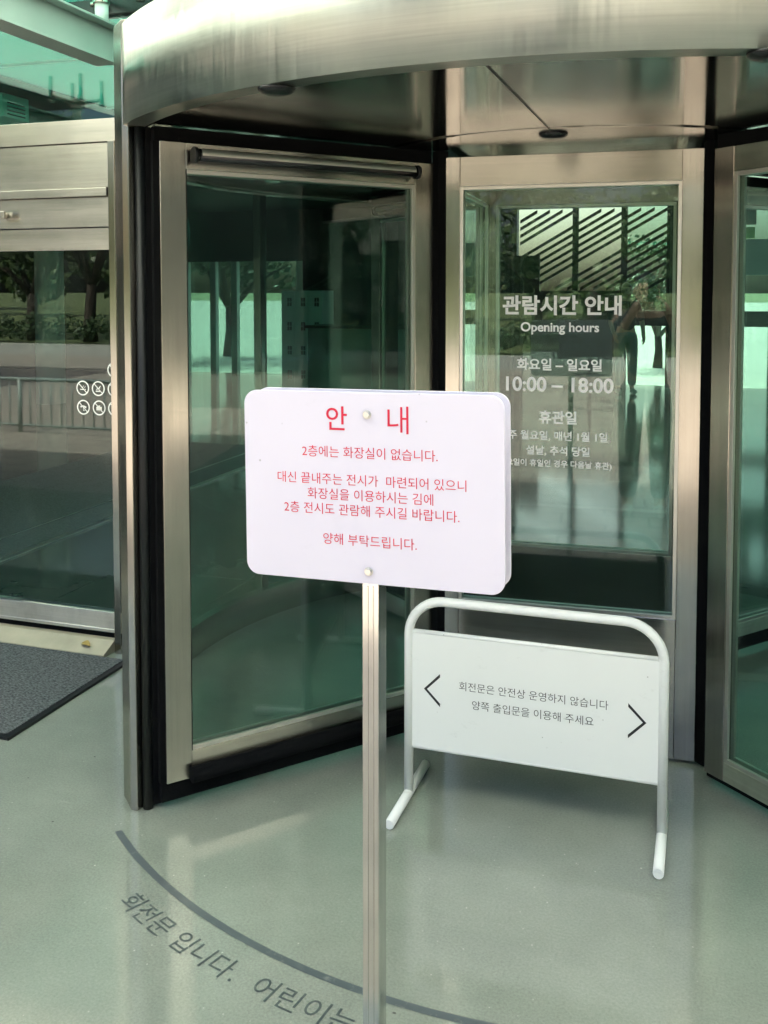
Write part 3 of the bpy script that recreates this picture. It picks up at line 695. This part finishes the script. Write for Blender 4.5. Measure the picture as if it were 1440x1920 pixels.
# ------------------------------------------------------------------ trees, hedge, railing, lamp, added far buildings
def leaf_cloud(mb, blobs, n, size, m, rnd):
    vs, fs = [], []
    for _ in range(n):
        c, r = rnd.choice(blobs)
        while True:
            q = Vector((rnd.uniform(-1, 1), rnd.uniform(-1, 1), rnd.uniform(-1, 1)))
            if .25 < q.length < 1: break
        p = Vector(c) + Vector((q.x * r, q.y * r, q.z * r * .75))
        a = Vector((rnd.gauss(0, 1), rnd.gauss(0, 1), rnd.gauss(0, 1))).normalized(); b_ = a.orthogonal().normalized(); c2 = a.cross(b_)
        s = size * rnd.uniform(.6, 1.3); o = len(vs)
        vs += [p - b_ * s, p + c2 * s * .55, p + b_ * s, p - c2 * s * .55]; fs.append((o, o + 1, o + 2, o + 3))
    mb.add(vs, fs, m)
def tree(seed, h, label, loc, grp='trees across the road'):
    rnd = random.Random(seed); t = thing('tree', label, 'tree', loc, 0, grp)
    tr = MB(); blobs = []; fork = h * .24
    tr.tube([(0, 0, -.03), (.05, 0, fork * .5), (0, .06, fork)], .2, 'trunk', 10, radii=[.24, .18, .16])
    for i in range(5):
        a = i * 1.26 + rnd.uniform(-.3, .3); ln = h * rnd.uniform(.20, .30)
        e = Vector((math.cos(a) * ln, math.sin(a) * ln, fork + h * rnd.uniform(.2, .42))); md = Vector((e.x * .4, e.y * .4, fork + (e.z - fork) * .55))
        tr.tube([(0, .06, fork - .1), md, e], .08, 'trunk', 8, radii=[.11, .075, .03])
        blobs += [(tuple(e), h * .17), (tuple(md + Vector((rnd.uniform(-.4, .4), rnd.uniform(-.4, .4), .5))), h * .13)]
    for _ in range(5): blobs.append(((rnd.uniform(-1, 1) * h * .2, rnd.uniform(-1, 1) * h * .2, h * rnd.uniform(.55, .9)), h * .14))
    tr.build('trunk', t); cr = MB(); leaf_cloud(cr, blobs, 2600, .12, 'leaf', rnd); cr.build('crown', t); return t
T0 = tree(1, 7.5, 'broad leafy tree with forked trunk on the lawn across the road', (-11.6, -19.5, 0)); T1 = tree(2, 6.2, 'smaller rounded leafy tree on the lawn across the road', (-8.5, -18.8, 0)); T2 = tree(5, 9.0, 'tall leafy tree standing behind the other trees across the road', (-4.5, -21.5, 0))
for k, (x, y, s, rz, label) in enumerate(((-16.5, -20.5, 1.05, 1.1, 'T0'), (-21, -19.2, 1.0, 2.0, 'T1'), (1.5, -30.0, .8, .7, 'T0'), (-2.2, -24, .85, 1.9, 'T1'), (1.0, -23, .8, 3.1, 'T0'), (4.0, -25, .9, .2, 'T1'), (-.6, -28, .8, 4.2, 'T2'), (9.5, -33, .9, 1.4, 'T1'), (-14.2, -18.6, .9, 2.6, 'T2'), (-18.6, -18.9, 1.0, 3.9, 'T0'), (-24, -20.5, 1.0, 5.1, 'T2'), (-6.6, -22.5, 1.0, 4.4, 'T0'), (-27, -22, 1.2, .4, 'T2'), (18, -21, 1.1, 2.4, 'T2'), (9.5, -13.0, .9, .6, 'T1'), (6.6, -5.0, .55, 1.6, 'T0'))):
    c = copy_tree({'T0': T0, 'T1': T1, 'T2': T2}[label]); c.location = (x, y, 0); c.rotation_euler.z = rz; c.scale = (s, s, s)
    if y > -12: c['label'] = ('smaller rounded' if label == 'T1' else 'broad forked') + ' leafy tree beside the paved forecourt'
for x, y, nm in ((-11.2, 21.5, 'T1'), (-1.0, 21.0, 'T1')):
    c = copy_tree({'T0': T0, 'T1': T1}[nm]); c.location = (x, y, 0); k = .45 if x > -5 else .8; c.scale = (k, k, k)
    c['label'] = 'small leafy tree outside the slanted louvres at the rear of the lobby' if x > -5 else 'leafy tree outside the tall rear windows of the lobby'; c['group'] = 'trees behind the lobby'
hd = MB(); rnd = random.Random(8)
blobs = [((-27 + i * .55 + rnd.uniform(-.1, .1), -17.9 + rnd.uniform(-.2, .2), .35 + .25 * (i % 2)), .42) for i in range(60)]
leaf_cloud(hd, blobs, 11000, .07, 'hedge', rnd); o = hd.build('hedge'); tag(o, 'low clipped green hedge along the far side of the road', 'hedge')
rl = thing('railing', 'low grey metal railing with upright bars beside the forecourt', 'railing', (-6.0, -1.75, 0))
mb = MB(); mb.tube([(0, 0, .60), (-7, 0, .60)], .022, 'grey_paint', 10); mb.tube([(0, 0, .08), (-7, 0, .08)], .016, 'grey_paint', 10); mb.build('rail', rl)
for i in range(6):
    mb = MB(); mb.tube([(-i * 1.4, 0, -.006), (-i * 1.4, 0, .62)], .026, 'grey_paint', 10); mb.build('post', rl)
for i in range(50):
    if i % 10: mb = MB(); mb.tube([(-i * .14, 0, .09), (-i * .14, 0, .59)], .009, 'grey_paint', 8); mb.build('bar', rl)
lp = thing('lamp_post', 'dark slim lamp post on the lawn across the road', 'lamp post', (-15.0, -18.0, 0))
mb = MB(); mb.tube([(0, 0, -.03), (0, 0, .5), (0, 0, 3.6)], .05, 'lamp_metal', 12, radii=[.10, .06, .045]); mb.build('post', lp); mb = MB(); mb.tube([(0, 0, 3.6), (0, 0, 3.7), (0, 0, 4.0), (0, 0, 4.08)], .1, 'white_wall', 14, radii=[.06, .16, .12, .03]); mb.build('lamp_head', lp)
def block(name, label, x0, x1, y0, y1, h, m, grp=None, side=False):
    t = thing(name, label, 'building', ((x0 + x1) / 2, (y0 + y1) / 2, 0), 0, grp); w, d = (x1 - x0) / 2, (y1 - y0) / 2
    mb = MB(); mb.box(-w, w, -d, d, -.03, h, m); mb.build('wall', t); mb = MB(); mb.box(-w - .2, w + .2, -d - .2, d + .2, h + .002, h + .3, 'mid_wall'); mb.build('roof', t)
    if side:
        q = -1 if side < 0 else 1          # the long glazed side faces -x or +x
        for f in range(2):
            for i in range(6):
                cy_ = -d + (i + .5) * 2 * d / 6; mb = MB(); xa, xb = sorted((q * w - .02, q * w + .02)); mb.box(xa, xb, cy_ - d / 7.5, cy_ + d / 7.5, .5 + f * 3.4, 3.2 + f * 3.4, 'wing_glass'); mb.build('window', t)
        xa, xb = sorted((q * (w + .5), q * (w + .021))); mb = MB(); mb.box(xa, xb, -d, d, 3.32, 3.7, 'grey_paint'); mb.build('ledge', t)
        return t
    face = d if y0 < 0 else -d
    n = int((x1 - x0) / 3)
    for f in range(int(h / 3)):
        for i in range(n):
            cx = -w + (i + .5) * 2 * w / n; z = 1 + f * 3; mb = MB(); mb.box(cx - .7, cx + .7, face - .02, face + .02, z, z + 1.5, 'black_metal'); mb.build('window', t)
    return t
wd = MB(); rnd = random.Random(21)
leaf_cloud(wd, [((-75 + i * 2.6 + rnd.uniform(-.8, .8), -46 + rnd.uniform(-2, 2), rnd.uniform(.8, 4.2) * (1.0 if i < 34 else .55)), rnd.uniform(1.6, 2.8)) for i in range(60)], 14000, .34, 'leaf', rnd)
o = wd.build('wood'); tag(o, 'distant dark belt of trees closing the view behind the road', 'wood', kind='stuff')
block('added_wing', 'grey green clad wing with dark windows, added on the right to replace bare sky in the door reflections', 8.5, 15, -9.5, 3.4, 7.5, 'wing_wall', side=-1)  # added mass, keeps bare sky out of the wing glass reflections
block('added_wing', 'dark grey wing added far to the left to darken the fascia reflection', -24, -14.5, -4.5, 3.6, 8.5, 'dark_cladding', side=1)  # unseen dark mass added to darken the left end of the fascia
block('added_apartment', 'tan apartment building added far behind the trees for fascia reflections', -80, -62, -62, -50, 15, 'tan_wall')  # this and the two offices are added for coloured bands in the fascia
block('added_office', 'tall pale office building added far across the road for fascia reflections', 14, 30, -78, -66, 17, 'far_white')
block('added_office', 'grey green office building added far to the right for fascia reflections', 26, 40, -52, -40, 15, 'green_wall')
# ------------------------------------------------------------------ people
def skin_mesh(name, chains, m, parent, loc=(0, 0, 0), sub=2):
    """chains: list of [(x,y,z,r), ...]; joints at equal coordinates are shared so that the body is one surface"""
    verts, radii, edges, idx = [], [], [], {}
    for ch in chains:
        prev = None
        for x, y, z, r in ch:
            key = (round(x, 4), round(y, 4), round(z, 4))
            if key not in idx: idx[key] = len(verts); verts.append(key); radii.append(r)
            if prev is not None and prev != idx[key]: edges.append((prev, idx[key]))
            prev = idx[key]
    me = bpy.data.meshes.new(name); me.from_pydata(verts, edges, []); me.materials.append(M[m])
    o = bpy.data.objects.new(name, me); COL.objects.link(o); o.parent = parent; o.location = loc
    sk = o.modifiers.new('skin', 'SKIN'); sk.use_smooth_shade = True
    for i, r in enumerate(radii):
        r = (r, r) if isinstance(r, (int, float)) else r
        me.skin_vertices[0].data[i].radius = r; me.skin_vertices[0].data[i].use_root = (i == 0)
    ss = o.modifiers.new('subdivision', 'SUBSURF'); ss.levels = sub; ss.render_levels = sub
    return o
def person(label, loc, rz, arms, lean=0.0, group=None):
    p = thing('person', label, 'person', loc, rz, group)
    hip, wai, che, nec, hea = (0, -lean * .3, .93), (0, -lean * .35, 1.08), (0, -lean * .5, 1.30), (0, -lean * .6, 1.47), (0, -lean * .6 + .01, 1.53)
    ch = [[(*hip, .125), (*wai, .115), (*che, .135), (*nec, .056), (*hea, .062)]]
    for s in (-1, 1): ch.append([(*hip, .125), (s * .095, -lean * .2, .86, .092), (s * .105, .01, .48, .060), (s * .11, -.02, .09, .040), (s * .115, .02, .045, .038), (s * .125, .13, .035, .032)])
    for s, (el, ha) in zip((-1, 1), arms):
        ch.append([(*che, .135), (s * .17, che[1], 1.385, .060), (*el, .042), (*ha, .028)])
        f = (Vector(ha) - Vector(el)).normalized(); sd_ = Vector((-s, 0, 0)); up = f.cross(sd_)
        palm = Vector(ha) + f * .055; ch.append([(*ha, .028), (*palm, .030)])
        for i in range(4):
            k = (i - 1.5) * .019; L = (.062, .074, .070, .052)[i]; a = palm + up * k + f * .022; b_ = a + f * L * .5 + sd_ * .008; c = b_ + f * L * .32 + sd_ * .022
            ch.append([(*palm, .030), (*a, .0105), (*b_, .0095), (*c, .008)])
        a = Vector(ha) + up * .028 + f * .02; b_ = a + up * .022 + f * .028 + sd_ * .012; ch.append([(*ha, .028), (*a, .013), (*b_, .010), (*(b_ + f * .028 + sd_ * .008), .009)])
    body = skin_mesh('body', ch, 'skin', p)
    # head: one shaped mesh joined visually at the neck
    hm = bpy.data.meshes.new('head'); bm = bmesh.new(); bmesh.ops.create_uvsphere(bm, u_segments=28, v_segments=20, radius=1)
    for v in bm.verts:
        x, y, z = v.co; w = .078 * (1 - .18 * max(0, -z)); X, Y_, Z = x * w, y * .098, z * .122
        if y > .3: Y_ += .024 * math.exp(-((x / .16) ** 2 + ((z + .12) / .22) ** 2)); Y_ -= .012 * sum(math.exp(-(((x - e) / .18) ** 2 + ((z - .10) / .13) ** 2)) for e in (-.4, .4)); Y_ += .006 * math.exp(-((x / .3) ** 2 + ((z + .47) / .08) ** 2))
        if abs(x) > .9: X += math.copysign(.018, x) * math.exp(-((z / .3) ** 2 + (y / .35) ** 2))
        v.co = (X, Y_, Z)
    for f in bm.faces: f.smooth = True
    bm.to_mesh(hm); bm.free(); hm.materials.append(M['skin']); ho = bpy.data.objects.new('head', hm); COL.objects.link(ho); ho.parent = p; ho.location = (0, hea[1] + .02, 1.60)
    e = MB()
    for s in (-1, 1): e.tube([(s * .030, .082, .012), (s * .030, .088, .012)], .009, 'hair', 10)
    e.add([(-.024, .091, -.056), (.024, .091, -.056), (.018, .093, -.064), (-.018, .093, -.064)], [(0, 1, 2, 3)], 'poster_red'); e.build('face', ho)
    hb = bmesh.new(); bmesh.ops.create_uvsphere(hb, u_segments=24, v_segments=16, radius=1); 
    for v in hb.verts:
        x, y, z = v.co; v.co = (x * .086, y * .104 - .008, z * .122 + .014)
    bmesh.ops.delete(hb, geom=[v for v in hb.verts if v.co.z < .045 and v.co.y > .02 or v.co.z < -.05], context='VERTS')
    for f in hb.faces: f.smooth = True
    hm = bpy.data.meshes.new('hair'); hb.to_mesh(hm); hb.free(); hm.materials.append(M['hair']); q = bpy.data.objects.new('hair', hm); COL.objects.link(q); q.parent = ho
    leg = []
    for s in (-1, 1): leg.append([(*hip, .150), (s * .095, -lean * .2, .86, .108), (s * .105, .01, .48, .082), (s * .11, -.02, .11, .070)])
    skin_mesh('trousers', [[(*hip, .150), (hip[0], hip[1], hip[2] + .08, .135)]] + leg, 'trousers', p)
    sh = [[(*(hip[0], hip[1], hip[2] + .03), .148), (*wai, .138), (*che, .150), (nec[0], nec[1], nec[2] - .03, .075)]]
    for s, (el, ha) in zip((-1, 1), arms): sh.append([(*che, .150), (s * .17, che[1], 1.385, .074), (el[0], el[1], el[2], .056)])
    skin_mesh('shirt', sh, 'shirt', p)
    for s in (-1, 1): skin_mesh('shoe', [[(s * .11, -.06, .045, .045), (s * .115, .03, .045, .046), (s * .125, .15, .036, .036)]], 'shoe', p)
    return p
person('person in dark shirt and grey trousers standing with a raised phone facing the door', (-.03, -.36, -.004), 0, (((-.24, .13, 1.20), (-.10, .27, 1.46)), ((.26, .13, 1.20), (.13, .27, 1.46))), .06)
person('person in dark clothes standing by the rear doors of the lobby', (-1.22, 15.5, -.004), R(200), (((-.25, .02, 1.12), (-.24, .14, .90)), ((.25, .02, 1.12), (.22, .16, .92))), .0)
ph = MB(); ph.box(-.037, .037, -.030, -.022, 1.525, 1.682, 'black_metal'); o = ph.build('phone', None, bev=.003); tag(o, 'black phone held upright by the person before the door', 'phone')
